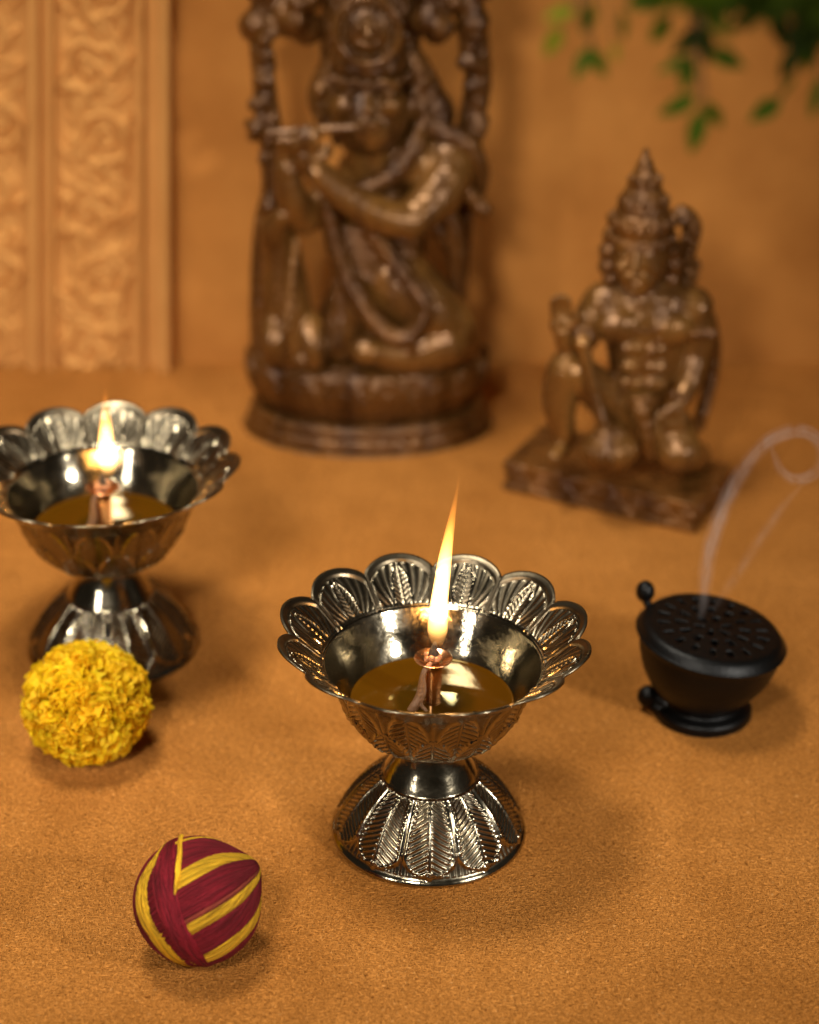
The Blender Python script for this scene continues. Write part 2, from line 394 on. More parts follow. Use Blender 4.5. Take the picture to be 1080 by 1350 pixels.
def bowl_h(R, Z, TH):
    v = np.clip((Z-3.90)/(6.62-3.90), -.2, 1.2); inside = sstep(3.84, 3.93, Z)*sstep(6.62, 6.5, Z)
    def leaf_layer(ph, top, n=12, fat=.98):
        u = cell(TH, n, ph); vv = v/top
        w = fat*np.sqrt(np.clip(1-np.clip(vv, 0, 1)**2.2, 0, 1)); L = (np.abs(u) < w)*(vv < 1)
        d = np.abs(np.abs(u)-w)*R*PI/n
        e = ridge(d, .06)*(vv < 1.03); m = ridge(u*R*PI/n, .04)*L
        ve = (.5+.5*np.sin((vv*13*top+np.abs(u)*2.6)*2*PI))*L*(np.abs(u) > .08)
        return L, e, m, ve
    L1, e1, m1, v1 = leaf_layer(-PI/2-PI/12, .58)
    L2, e2, m2, v2 = leaf_layer(-PI/2, 1.0)
    f = 1-L1
    lens_u = cell(TH, 12, -PI/2-PI/12); lens = ridge(lens_u*R*PI/12, .07)*(v > .62)*f
    h = inside*(.06*e1+.045*m1+.035*v1+.04*L1+f*(.055*e2+.04*m2+.03*v2)+.06*lens)
    pat = inside*np.clip(.8-.9*e1-.6*m1-.5*v1*L1-f*(.8*e2+.6*m2+.5*v2)-.6*lens, 0, 1)
    return h, pat+.15*(1-inside)

def petal_rim(parent):
    if 'petal_rim' in CACHE: return link(bpy.data.objects.new('petal_rim', CACHE['petal_rim']), parent)
    NP, na, nt = 12, 100, 72
    n = NP*na; th = np.arange(n)*2*PI/n; t = np.linspace(0, 1, nt)[:, None]
    ph0 = -PI/2                                                # a notch faces the viewer
    u = cell(th, NP, ph0); phi = u*PI/NP
    r0, rho = 3.62, 1.45; Redge = r0*np.cos(phi)+np.sqrt(np.clip(rho**2-(r0*np.sin(phi))**2, 0, None))
    rin = 3.52; R = rin+t*(Redge-rin); PH = phi+0*t; UU = u+0*t
    q = (R-rin)/(5.1-rin); zb = 6.60+1.42*q-.12*q**3
    X = R*np.sin(PH); Yr = R*np.cos(PH)-r0                     # local petal coordinates about its circle centre
    ed = rho-np.hypot(X, Yr); ed = np.where(Yr < 0, np.minimum(ed+1.0, (Redge-R)), ed)
    side = (1-np.abs(UU))*R*PI/NP                              # distance to the neighbouring petal
    cup = -.065*np.cos(UU*PI/2)*(.3+.7*q)+.04
    e = np.minimum(np.maximum(ed, 0), side*2.2+.05)
    lip = sstep(.30, .20, e); line = ridge(e-.27, .035); crease = ridge(side, .045)*sstep(.0, .15, t)
    inner = (e > .30)*sstep(.02, .10, t)
    by = Yr+.30; ps = np.arctan2(X, by+.12)
    leafw = .30*np.sqrt(np.clip(1-((by-.55)/.75)**2, 0, 1)); almond = np.abs(X) < leafw
    aline = ridge(np.abs(X)-leafw, .04)*(by < 1.3)
    fan = (.5+.5*np.sin(ps*34+by*8*np.sign(X)))*(~almond)
    avein = (.5+.5*np.sin((by*9-np.abs(X)*7)*2*PI*.8))*almond
    mid = ridge(X, .035)*almond
    h = cup+.030*lip-.055*line-.035*crease+inner*(.034*fan+.05*aline+.026*avein+.04*mid)
    h -= .05*ridge(ed, .05)*(ed < .12)
    h += .045*ridge(R-rin-.03, .05)                            # bead round the bowl's mouth
    pat = np.clip(inner*(.95-.85*fan-.9*aline-.5*avein-.7*mid)+.7*line+.8*crease+.80*lip+.16, 0, 1)
    ang = th; Zt = zb+h
    T = np.stack([R*np.cos(ang), R*np.sin(ang), Zt], -1)
    Zu = zb+cup*.9-.10+0*h; B = np.stack([(R+.01)*np.cos(ang), (R+.01)*np.sin(ang), Zu-.06*sstep(.25, 0, np.clip(Redge-R, 0, 1))*0], -1)[::-1]
    G = np.concatenate([T, B], 0)
    P = np.r_[pat.ravel(), np.full(pat.size, .35)]
    o = mesh('petal_rim', G.reshape(-1, 3), np.vstack([grid_faces(2*nt, n, True)]), M['metal'], parent, attr={'patina': P}); CACHE['petal_rim'] = o.data; return o

FLAME_Z = 7.15
def oil_lamp(px, py, label, rot=0.0):
    base = at_Z(px, py); t = thing('oil_lamp', label, 'oil lamp', base, rot, 'lit oil lamps with scalloped bowls')
    foot = lathe_pattern([(2.9, .0), (3.18, .0), (3.25, .08), (3.21, .18), (3.12, .27), (3.03, .42), (2.86, .78), (2.62, 1.20), (2.34, 1.60), (2.02, 1.94), (1.76, 2.16), (1.64, 2.27), (1.58, 2.36), (1.50, 2.52), (1.36, 2.78), (1.20, 3.10), (1.08, 3.45), (1.06, 3.68), (1.12, 3.80), (1.24, 3.86)],
                         900, 6, foot_h, 'foot', t)
    bowl = lathe_pattern([(.6, 3.80), (1.26, 3.84), (1.66, 3.94), (2.12, 4.20), (2.50, 4.58), (2.80, 5.05), (3.04, 5.55), (3.26, 6.08), (3.46, 6.46), (3.56, 6.58)],
                         900, 6, bowl_h, 'bowl', t)
    ib = MB(); ib.lathe([(3.55, 6.62), (3.48, 6.60), (3.36, 6.38), (3.16, 6.0), (2.95, 5.58), (2.70, 5.16), (2.34, 4.74), (1.7, 4.34), (.7, 4.14), (.02, 4.12)], 160, cap=False, sub=6)
    ib.build('bowl_lining', M['metal'], bowl)
    petal_rim(t)
    ob = MB(); ob.lathe([(.02, 4.16), (.7, 4.18), (1.66, 4.40), (2.28, 4.78), (2.52, 5.0), (2.63, 5.10), (2.66, 5.14), (2.60, 5.10), (2.4, 5.09), (1.2, 5.088), (.02, 5.088)], 120, cap=True, sub=3)
    ob.build('oil', M['oil'], t)
    hb = MB(); hb.lathe([(.50, 4.15), (.50, 4.3), (.36, 4.5), (.31, 4.9), (.29, 5.6), (.31, 6.3), (.38, 6.52), (.58, 6.68), (.62, 6.72), (.60, 6.75), (.52, 6.71), (.30, 6.60), (.14, 6.56), (.13, 6.0)], 64, cap=False, sub=4)
    hold = hb.build('wick_holder', M['copper'], t)
    rb = MB()
    for k in range(3):
        a = k*2*PI/3+.5; rb.tube([(.3*math.cos(a), .3*math.sin(a), 4.7), (.40*math.cos(a), .40*math.sin(a), 4.5), (.7*math.cos(a), .7*math.sin(a), 4.3)], [.06, .07, .06], 8, 5)
    rb.build('holder_leg', M['copper'], hold)
    wb = MB()
    wb.tube([(-.05, -.02, 6.2), (.02, 0, 6.55), (-.02, -.03, 6.78)], [.11, .12, .13], 12, 6)
    wb.tube([(-.10, -.24, 6.66), (-.30, -.36, 6.42), (-.36, -.34, 5.9), (-.42, -.36, 5.5), (-.58, -.46, 5.15), (-.78, -.50, 4.85)], [.08, .09, .12, .14, .17, .15], 12, 6)
    wb.tube([(-.30, -.36, 6.35), (-.27, -.40, 5.7), (-.38, -.45, 5.3), (-.2, -.55, 5.08)], [.05, .07, .08, .06], 10, 5)
    for k in range(7):
        a = k*2*PI/7; wb.ell((.19*math.cos(a)-.02, .16*math.sin(a), 6.78+.05*math.sin(3*a)), (.12, .10, .10), 10, 8)
    wick = wb.build('wick', M['cotton'], t)
    cb = MB(); cb.tube([(-.02, -.03, 6.82), (.0, 0, 7.0), (.04, .02, 7.25)], [.15, .13, .07], 12, 6); cb.tube([(-.09, -.04, 6.85), (-.11, -.03, 7.06)], [.06, .03], 8, 4)
    cb.tube([(.09, -.04, 6.85), (.14, -.03, 7.0)], [.06, .03], 8, 4)
    cb.build('charred_tip', M['char'], wick)
    return t, wick
def flame(wick, base, pts, rad, k):
    """teardrop of glowing gas following the points (cm, lamp coordinates)"""
    p, r = smooth_path(np.asarray(pts, float), np.asarray(rad, float), 9)
    th = np.linspace(0, 2*PI, 28, endpoint=False)
    g = np.stack([p[:, 0][:, None]+r[:, None]*np.cos(th), p[:, 1][:, None]+r[:, None]*np.sin(th), p[:, 2][:, None]+0*th], -1)
    z0 = p[0, 2]; h = (p[-1, 2]-z0)
    f = [tuple(q) for q in grid_faces(len(p), 28, True)]+[tuple(range(28))[::-1], tuple(range((len(p)-1)*28, len(p)*28))]
    o = mesh('flame', g.reshape(-1, 3)-np.array([0, 0, z0]), f, mat_flame('flame_gas', h*S, k), wick); o.location = (0, 0, z0*S); return o
def lampco(base, Y, px, py, tip=0.0):
    p = at_Y(px, py, Y)-base; p[0] -= p[2]*math.tan(math.radians(tip)); return p

front, fwick = oil_lamp(565, 1094, 'sharp silver brass oil lamp with tall thin flame between yarn ball and black censer')
fb = np.array(front.location)/S; Yf = fb[1]
fp = [lampco(fb, Yf-.05, x, y, 1.1) for x, y in ((577, 851), (577, 843), (577, 831), (577.5, 815), (579, 795), (583, 765), (587, 735), (592, 705), (597, 677), (602, 650), (606, 622))]
FR = 41.5
flame(fwick, fb, fp, np.array([5, 10, 13.5, 13, 11.6, 10.2, 8.8, 6.4, 4.2, 2.2, .6])/FR, 2000)
back, bwick = oil_lamp(150, 850, 'blurred silver brass oil lamp cut by the left edge behind the marigold', math.radians(11))
back.rotation_euler = (0, 0, 0); front.rotation_euler = (0, math.radians(1.1), 0)
bb = np.array(back.location)/S; Yb = bb[1]
bp_ = [lampco(bb, Yb-.05, x, y) for x, y in ((143, 630), (143, 620), (141, 608), (140, 590), (139.5, 565), (139, 540), (139, 520), (139, 508))]
flame(bwick, bb, bp_, np.array([4, 9, 11.5, 11, 8.6, 5.4, 2.4, .7])/37, 1500)
for o in list(back.children):
    if o.name.split('.')[0] in ('petal_rim', 'foot', 'bowl'): o.rotation_euler = (0, 0, math.radians(-15+180))

# ------------------------------------------------------------------ marigold
mc = at_Z(114, 926, 2.05)
def marigold(c):
    V, Fc, T = [], [], []; n0 = 0; N = 1350
    for k in range(N):
        z = 1-2*(k+.5)/N; a = k*PI*(3-math.sqrt(5)); s = math.sqrt(1-z*z)
        d = np.array([s*math.cos(a), s*math.sin(a), z]); d += rng.normal(0, .07, 3); d /= np.linalg.norm(d)
        t1 = np.cross(d, rng.normal(0, 1, 3)); t1 /= np.linalg.norm(t1); t2 = np.cross(d, t1)
        L = rng.uniform(.95, 1.10); w = rng.uniform(.20, .33); curl = rng.uniform(.30, .75)*rng.choice([-1, 1]); ph = rng.uniform(0, 6)
        nu, nv = 13, 8; g = []
        tint0 = np.array([.96, .69, .014])*rng.uniform(.85, 1.1); tint0[1] *= rng.uniform(.86, 1.08); tc = []
        for i in range(nv):
            v = i/(nv-1); wv = w*(.25+.75*v**.7); r = .95+(L*2.10-.95)*(1.45*v-.45*v**3)
            for j in range(nu):
                u = 2*j/(nu-1)-1
                ruff = .15*v*v*math.sin(u*5.2+ph)+.085*v*v*math.sin(u*10+2*ph)
                edge = -.16*u*u*v+.05*v*math.sin(7*u+ph)
                p = d*(r+edge)+t1*u*wv+t2*(ruff+curl*v**3*(.55+.2*u*u))
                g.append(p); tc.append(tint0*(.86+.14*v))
        V += g; T += tc; Fc += [tuple(q) for q in grid_faces(nv, nu, False, n0)]; n0 += nu*nv
    V = np.array(V)*np.array([1, 1, .94])
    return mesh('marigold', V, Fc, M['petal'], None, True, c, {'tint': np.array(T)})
mg = marigold(mc); tag(mg, 'ruffled yellow marigold head lying in front of the left lamp', 'flower')

# ------------------------------------------------------------------ ball of sacred thread
yc = at_Z(261, 1187, 1.99); YR = 1.97
ez = (CAM-yc); ez /= np.linalg.norm(ez); ex = np.cross([0, 0, 1], ez); ex /= np.linalg.norm(ex); ey = np.cross(ez, ex)
VB = np.stack([ex, ey, ez])                                     # rows: view-facing axes of the ball
yb = thing('thread_ball', 'ball of wound maroon and yellow cotton thread on the tan felt', 'thread ball', (yc[0], yc[1], 0))
MAR, YEL, MIX = np.array([.25, .009, .020]), np.array([.92, .52, .022]), np.array([.36, .06, .035])
def zp(x, y):                                                   # a spot on the ball as seen in the close-up
    a, b = (x-540)/452, (570-y)/462; return np.array([a, b, math.sqrt(max(0, 1-a*a-b*b))])
Pax = np.array([.885, .455, .10]); Pax /= np.linalg.norm(Pax)
pu = np.array([0, 0, 1.])-Pax*Pax[2]; pu /= np.linalg.norm(pu); pv = np.cross(Pax, pu)
def alpha(p): return math.atan2(p@pv, p@pu)
bnd = [(zp(560, 118), 1), (zp(560, 132), 0), (zp(480, 325), 1), (zp(480, 440), 0), (zp(480, 685), 2), (zp(490, 722), 1), (zp(500, 805), 0), (zp(580, 948), 1), (zp(600, 1005), 0)]
ba = sorted([(alpha(p), c) for p, c in bnd])
sgn = 1 if alpha(zp(480, 800)) > alpha(zp(480, 400)) else -1
def winding():
    nb, na = 130, 900
    be = np.linspace(.02, PI-.02, nb); al = np.linspace(-PI, PI, na, endpoint=False)
    # wobble the stripe edges a little along their length
    A, B = np.meshgrid(al, be)
    wrap = lambda x: (x+PI) % (2*PI)-PI
    a0 = alpha(zp(560, 540))
    def qa(p): return float(wrap(alpha(p)-a0)*math.sqrt(max(0, 1-(p@Pax/np.linalg.norm(p))**2))**.6)
    seq = [(qa(p), c) for p, c in bnd]
    if sgn < 0: seq = seq[::-1]
    col = np.zeros((nb, na, 3)); grv = np.zeros((nb, na))
    W = wrap(A-a0)*np.sin(B)**.6+.012*np.sin(B*4+A*3)
    order = [a for a, _ in seq]
    cs = [c for _, c in seq]
    palette = [MAR, YEL, MIX]
    extra = [(-2.6, 1), (-2.3, 0), (2.5, 1), (2.8, 0)]
    edges = sorted([(a, (cs[i] if sgn > 0 else (cs[i+1] if i+1 < len(cs) else 0))) for i, a in enumerate(order)]+[e for e in extra if e[0] < min(order)-.2 or e[0] > max(order)+.2])
    idx = np.searchsorted([e[0] for e in edges], W)-1
    for i, e in enumerate(edges): col[idx == i] = palette[e[1]]
    col[idx < 0] = palette[edges[-1][1]]
    dirs = Pax*np.cos(B)[..., None]+(pu*np.cos(A)[..., None]+pv*np.sin(A)[..., None])*np.sin(B)[..., None]
    nn = np.cross(zp(330, 260), zp(475, 930)); nn = nn if nn[0] < 0 else -nn
    col[(dirs@nn) > 0.16] = MAR
    for e in edges: grv = np.maximum(grv, ridge(W-e[0], .020))
    thr = .5+.5*np.sin(A*70+4*np.sin(B*3))
    r = YR*(1+.085*np.exp(-(B/.24)**2)-.02*np.exp(-((B-.6)/.25)**2)-.016*grv+.004*thr+.010*np.sin(A*5+1)*np.sin(B))
    p = (Pax*np.cos(B)[..., None]+(pu*np.cos(A)[..., None]+pv*np.sin(A)[..., None])*np.sin(B)[..., None])*r[..., None]
    V = p.reshape(-1, 3)@VB+np.array([0, 0, yc[2]])
    uvs = np.stack([B/PI*4, A/(2*PI)*8], -1).reshape(-1, 2)
    f = [tuple(q) for q in grid_faces(nb, na, True)]+[tuple(range(na))[::-1], tuple(range((nb-1)*na, nb*na))]
    return mesh('winding', V, f, M['thread'], yb, attr={'dye': col.reshape(-1, 3)}, uv=uvs)
winding()
def zband(ctr, half, lift, dye, seed, label):
    """a flat strand laid over the ball: centre line through close-up spots, constant width"""
    P = np.array([zp(*c) for c in ctr]); hw = np.array(half)/452
    # go on round the back
    P = np.vstack([P, [[.2, -.72, -.66], [.05, -.1, -.99], [-.05, .6, -.8]]]); hw = np.r_[hw, [hw[-1]]*3]
    P = np.vstack([P, P[:1]]); hw = np.r_[hw, hw[0]]
    p, h = smooth_path(P, hw, 16); p /= np.linalg.norm(p, axis=1)[:, None]
    t = np.gradient(p, axis=0); s = np.cross(t, p); s /= np.linalg.norm(s, axis=1)[:, None]
    nu = 25; u = np.linspace(-1, 1, nu)
    r_ = np.random.default_rng(seed)
    wob = np.cumsum(r_.normal(0, .006, len(p))); wob -= np.linspace(wob[0], wob[-1], len(p))
    prof = lift*np.sqrt(np.clip(1-np.abs(u)**3, 0, 1))-.012
    g = p[:, None]+s[:, None]*(u[None, :, None]*h[:, None, None])+s[:, None]*wob[:, None, None]*.3
    g /= np.linalg.norm(g, axis=2)[..., None]
    lf_ = np.clip((h/h.max())**.8, 0, 1) if lift > .05 else np.ones(len(h))
    g = g*(YR*(1+(prof+.004*np.sin(u*23))[None]*lf_[:, None]))[..., None]
    V = g.reshape(-1, 3)@VB+np.array([0, 0, yc[2]])
    L = np.linspace(0, 8, len(p)); uvs = np.stack([L[:, None]+0*u, u[None]*h.mean()*1.2+seed+0*L[:, None]], -1).reshape(-1, 2)
    o = mesh('strand', V, grid_faces(len(p), nu), M['thread'], yb, attr={'dye': np.tile(dye, (len(V), 1))}, uv=uvs); o['label'] = label; return o
zband([(395, 125), (270, 250), (165, 420), (150, 600), (235, 800), (360, 970), (440, 1020)], [22, 50, 80, 90, 82, 66, 42], .030, YEL, 1, 'yellow strand along the left of the ball')
zband([(400, 118), (330, 260), (308, 420), (330, 600), (395, 780), (475, 930), (560, 1022)], [36, 78, 94, 96, 86, 72, 40], .062, MAR, 2, 'broad maroon strand crossing the front of the ball')
zband([(452, 112), (432, 220), (416, 350), (400, 440), (378, 540), (352, 660), (380, 840), (520, 1020)], [14, 17, 18, 13, 5, 2, 2, 2], .078, YEL, 3, 'thin yellow strand near the top of the ball')

# ------------------------------------------------------------------ black censer and its smoke
cb0 = at_Z(926, 938); ce_s = 1.17; ce = thing('censer', 'black iron incense burner with pierced tilted lid and two knobs', 'incense burner', cb0)
b = MB(); b.lathe([(.3, 0), (1.62, 0), (1.74, .06), (1.76, .22), (1.68, .34), (1.45, .42), (1.36, .5)], 72, sub=4); b.build('base', M['black'], ce)
tilt = math.radians(6.5)
def tl(v):
    v = np.asarray(v, float); x, z = v[..., 0].copy(), v[..., 2]-1.6
    w = sstep(.3, 2.4, v[..., 2]); a = tilt*w
    o = v.copy(); o[..., 0] = x*np.cos(a)+z*np.sin(a); o[..., 2] = -x*np.sin(a)+z*np.cos(a)+1.6; return o
b = MB(); b.lathe([(.3, .45), (1.30, .46), (1.46, .6), (1.84, .98), (2.22, 1.5), (2.45, 2.05), (2.55, 2.5), (2.60, 2.62), (2.55, 2.68), (2.4, 2.6), (1.8, 2.0), (.3, 1.5)], 96, sub=5)
b.v = [tl(x) for x in b.v]; b.build('bowl', M['black'], ce)
# pierced lid: a polar sheet with openings
nr, na = 44, 192; rr = np.linspace(.12, 2.64, nr); th = np.linspace(0, 2*PI, na, endpoint=False)
zz = 2.98-.05*(rr/2.6)**2-.30*sstep(2.30, 2.66, rr)
g = np.stack([rr[:, None]*np.cos(th), rr[:, None]*np.sin(th), zz[:, None]+0*th], -1); fl = []
for i, q in enumerate(grid_faces(nr, na, True)):
    r_i, a_i = i//na, i % na; r = (rr[r_i]+rr[min(r_i+1, nr-1)])/2; a = (a_i+.5)/na; hole = False
    if .32 < r < .72: hole = (a*6) % 1 < .42
    elif .95 < r < 1.38: hole = (a*12+.3) % 1 < .36
    elif 1.60 < r < 1.98: hole = (a*18) % 1 < .32
    if not hole: fl.append(tuple(q))
fl.append(tuple(range(na))[::-1])
lid = mesh('lid', tl(g).reshape(-1, 3), fl, M['black'], ce); modify(lid, 'sol', 'SOLIDIFY', thickness=.0012, offset=-1)
b = MB(); kp = tl(np.array([[-2.05, 1.35, 2.75], [-2.25, 1.62, 2.95], [-2.28, 1.7, 3.05]])); b.tube(kp, [.16, .14, .14], 12, 5); b.ell(kp[2]+[0, .02, .14], .35, 24, 16)
b.build('knob', M['black'], ce)
b = MB(); b.tube([(-1.3, -.2, .3), (-1.75, .1, .42), (-1.95, .15, .45)], [.34, .28, .25], 14, 5); b.ell((-1.98, .1, .50), (.40, .38, .36), 24, 16); b.ell((-1.5, -.15, .26), (.45, .35, .22), 18, 12)
b.build('knob', M['black'], ce)
b = MB(); b.lathe([(.3, 2.05), (2.0, 2.05), (2.05, 2.1), (.3, 2.2)], 48, sub=1); b.v = [tl(x) for x in b.v]; b.build('ash_bed', M['coal'], ce)
for o in ce.children:
    o.data.transform(__import__('mathutils').Matrix.Diagonal((1, 1, ce_s, 1)))
Ys = cb0[1]+.3
def smoke(pts, rad, name, dens, label, wisps=1):
    p = np.array([at_Y(x, y, Ys+d) for x, y, d in pts]); r = np.array(rad)/36.0; b = MB(); r_ = np.random.default_rng(5); q = np.linspace(0, 1, len(p))
    for w in range(wisps):                                     # strands that drift apart as they rise
        a = w*2.1+.4; off = np.zeros_like(p)
        if w: off = (np.c_[np.cos(a+q*4), np.sin(a+q*3), np.sin(a+q*5)]*(r*(.25+1.1*q))[:, None])
        b.tube(p+off, r*(1 if w == 0 else .62), 12, 8)
    o = b.build(name, mat_smoke('smoke_'+str(dens), dens, float(np.ptp(p[:, 2]))*S), None, p[0]); o.location = Vector(p[0]*S); tag(o, label, 'smoke', kind='stuff')
    b = MB(); b.tube(p, r*1.9, 14, 8); b.build('fringe', mat_smoke('smoke_fringe_'+str(dens), dens*.22, float(np.ptp(p[:, 2]))*S), o, p[0]); return o
smoke([(924, 812, 0), (928, 790, 0), (931, 755, 0), (937, 720, .1), (948, 685, .2), (965, 645, .3), (985, 612, .4), (1010, 584, .4), (1040, 569, .3), (1065, 570, .2), (1083, 588, .1), (1082, 612, 0), (1068, 628, -.1), (1047, 632, -.2), (1029, 620, -.2), (1020, 600, -.2), (1018, 588, -.2)],
      [3.5, 5, 6, 6.5, 6.5, 6.5, 6, 6, 6, 5.5, 5, 5, 5, 4.5, 4, 2.5, .8], 'smoke', 85, 'thin white smoke curling into a loop at the right edge', 3)
smoke([(940, 805, .3), (955, 783, .5), (972, 756, .6), (990, 730, .7), (1010, 700, .8), (1032, 668, .9), (1052, 645, 1), (1070, 630, 1.1)],
      [3, 4.5, 5, 5, 5, 4.5, 3, .8], 'smoke', 28, 'faint straight wisp of smoke rising right of the curl')

# ------------------------------------------------------------------ statue with the flute
SY = float(at_Z(485, 556)[1])
SC = 29.0
st = thing('flute_player_statue', 'large carved wood statue of a figure playing a flute under a leafy arch', 'statue', (at_Y(485, 540, SY)[0], SY, 0))
so = np.array([at_Y(485, 540, SY)[0], SY, 0])
def K(px, py, d=0.0): return at_Y(px, py, SY-d)
def R(x): return np.asarray(x, float)/SC
b = MB(); cx = so[0]
b.lathe([(.3, 0), (5.25, 0), (5.45, .08), (5.48, .40), (5.40, .58), (5.22, .66), (5.22, .78), (5.30, .9), (5.26, 1.08), (5.0, 1.22), (4.7, 1.28), (.3, 1.3)], 120, (cx, SY, 0), sx=1, sy=.66, sub=4)
b.build('plinth', M['wood_c'], st, so)
# lotus plinth with carved upright petals
th = np.linspace(0, 2*PI, 480, endpoint=False); zs = np.linspace(1.2, 3.62, 60); v = (zs-1.2)/2.42
rb_ = 4.42+.78*np.sin(np.clip(v*1.12, 0, 1)*PI*.62)**.9-.25*np.clip((v-.9)/.1, 0, 1)**2
u = cell(th, 16, -PI/2)
wv = np.sqrt(np.clip(1-((v-.05)/.9)**2, 0, 1))[:, None]
h = .26*(np.abs(u) < wv)*np.cos(u*PI/2)+.14*ridge(np.abs(np.abs(u)-wv), .14)+.06*np.sin(u*20)*(np.abs(u) < wv*.7)*.5
g = np.stack([(rb_[:, None]+h)*np.cos(th)+cx, (rb_[:, None]+h)*np.sin(th)*.62+SY, zs[:, None]+0*th], -1)
f = [tuple(q) for q in grid_faces(60, 480, True)]+[tuple(range(480))[::-1], tuple(range(59*480, 60*480))]
mesh('lotus_seat', g.reshape(-1, 3)-so, f, M['wood_c'], st)
# the figure: one continuous body
b = MB()
b.ell(K(487, 150, 1.2), R((50, 44, 56)), 28, 20)                                   # skull
b.ell(K(488, 166, 1.7), R((36, 34, 36)), 24, 16)                                   # lower face
b.ell(K(454, 140, 2.35), R((15, 11, 14))); b.ell(K(514, 140, 2.35), R((15, 11, 14)))    # cheeks
b.tube([K(486, 120, 2.75), K(486, 135, 2.95), K(486, 146, 3.1)], R((4.5, 6, 8)), 10)     # nose
b.tube([K(452, 113, 2.5), K(468, 107, 2.75), K(480, 112, 2.7)], R(4.5), 8); b.tube([K(492, 112, 2.7), K(506, 107, 2.75), K(524, 113, 2.5)], R(4.5), 8)  # brows
b.ell(K(463, 122, 2.55), R((10, 5, 5))); b.ell(K(511, 122, 2.55), R((10, 5, 5)))
b.tube([K(474, 164, 2.85), K(487, 162, 3.0), K(500, 164, 2.85)], R(4), 8); b.ell(K(487, 170, 2.85), R((11, 6, 4)))   # lips
b.ell(K(489, 186, 2.4), R((15, 12, 12)))                                           # chin
b.ell(K(436, 140, 1.0), R((9, 14, 18))); b.ell(K(543, 142, 1.0), R((9, 14, 18)))   # ears
b.tube([K(490, 190, 1.2), K(494, 232, .9)], R((28, 34)), 16)
b.tube([K(495, 235, .7), K(500, 290, .8), K(492, 350, .8)], R((50, 56, 54)), 20, flat=.7)   # trunk
b.tube([K(462, 240, .8), K(540, 214, .9), K(592, 208, .6)], R((25, 36, 34)), 16)    # shoulders
b.tube([K(592, 210, .9), K(585, 240, 1.6), K(562, 272, 2.4), K(540, 292, 2.9)], R((36, 33, 28, 25)), 16)   # upper arm
b.tube([K(540, 292, 2.9), K(500, 283, 3.2), K(455, 258, 3.3), K(418, 226, 3.2)], R((25, 23, 20, 16)), 16)     # forearm
b.ell(K(405, 208, 3.2), R((19, 12, 22)))                                            # palm
for i, (x, y, l) in enumerate(((392, 186, 1.), (400, 180, 1.), (408, 178, 1.), (416, 182, .9))):
    b.tube([K(394+i*7, 204, 3.2), K(x-3, y+6, 3.45), K(x, y-10*l, 3.3), K(x+3, y-4, 2.95)], R((6.5, 6.2, 5.5, 5)), 8)
b.tube([K(418, 214, 3.3), K(428, 204, 3.3), K(430, 194, 3.1)], R((6, 5.5, 4.5)), 8)    # thumb
b.tube([K(458, 246, .8), K(425, 268, 1.4), K(400, 286, 2.0)], R((25, 24, 23)), 16); b.tube([K(400, 286, 2.0), K(385, 262, 2.6), K(378, 222, 2.8)], R((23, 20, 15)), 14)
b.ell(K(377, 208, 2.8), R((14, 10, 18)))
for i in range(4): b.tube([K(369+i*6, 204, 2.9), K(368+i*6, 186, 3.1), K(371+i*6, 178, 2.8)], R((5.5, 5, 4.5)), 8)
# legs: one stands, one folds across
b.tube([K(490, 350, .9), K(476, 400, 1.2), K(448, 450, 1.4)], R((46, 36, 28)), 18, flat=.8)
b.tube([K(425, 448, 1.6), K(412, 468, 2.2), K(398, 474, 2.7)], R((20, 17, 13)), 12)
b.tube([K(510, 360, 1.0), K(555, 400, 1.6), K(590, 430, 1.7)], R((50, 44, 40)), 18, flat=.85)
b.ell(K(592, 440, 1.5), R((42, 36, 42)), 24, 18)
b.tube([K(590, 450, 2.0), K(540, 466, 2.4), K(490, 462, 2.7)], R((34, 26, 19)), 16)
b.ell(K(484, 462, 2.9), R((24, 20, 18))); b.ell(K(545, 474, 2.4), R((34, 18, 14)))
fig = b.build('figure', M['wood'], st, so); remesh(fig, .06, 2)
# crown with its round medallion
b = MB(); b.lathe([(.2, 0), (1.62, .0), (1.75, .2), (1.55, .42), (1.68, .8), (1.5, 1.5), (1.42, 2.2), (1.1, 3.1), (.8, 3.4), (.85, 3.6), (.45, 4.3), (.1, 4.7)], 48, K(487, 104, 1.15), sub=4)
for k in range(15):
    a = PI+k*PI/14; p = K(487, 98, 1.15); b.ell(p+np.array([1.72*math.cos(a), 1.72*math.sin(a), .1]), .17, 10, 8)
cr = b.build('crown', M['wood_c'], st, so); 
b = MB(); mcn = K(485, 42, 2.85)
tt = np.linspace(0, 2*PI, 33); b.tube(np.c_[mcn[0]+1.28*np.cos(tt), mcn[1]+0*tt+.1, mcn[2]+1.36*np.sin(tt)][:-1].tolist()+[[mcn[0]+1.28, mcn[1]+.1, mcn[2]+.01]], .2, 10, 3)
tt = np.linspace(0, 2*PI, 22, endpoint=False)
for a in tt: b.ell(mcn+np.array([1.0*math.cos(a), .0, 1.07*math.sin(a)]), .13, 8, 6)
b.ell(mcn+[0, .25, 0], (1.0, .3, 1.05)); b.ell(mcn+[-.36, -.05, .22], (.2, .14, .15)); b.ell(mcn+[.36, -.05, .22], (.2, .14, .15)); b.tube([mcn+[0, -.05, .4], mcn+[0, -.15, -.1]], [.12, .2], 10); b.tube([mcn+[-.4, 0, -.45], mcn+[0, -.08, -.52], mcn+[.4, 0, -.45]], .11, 8)
b.build('medallion', M['wood'], cr, so)
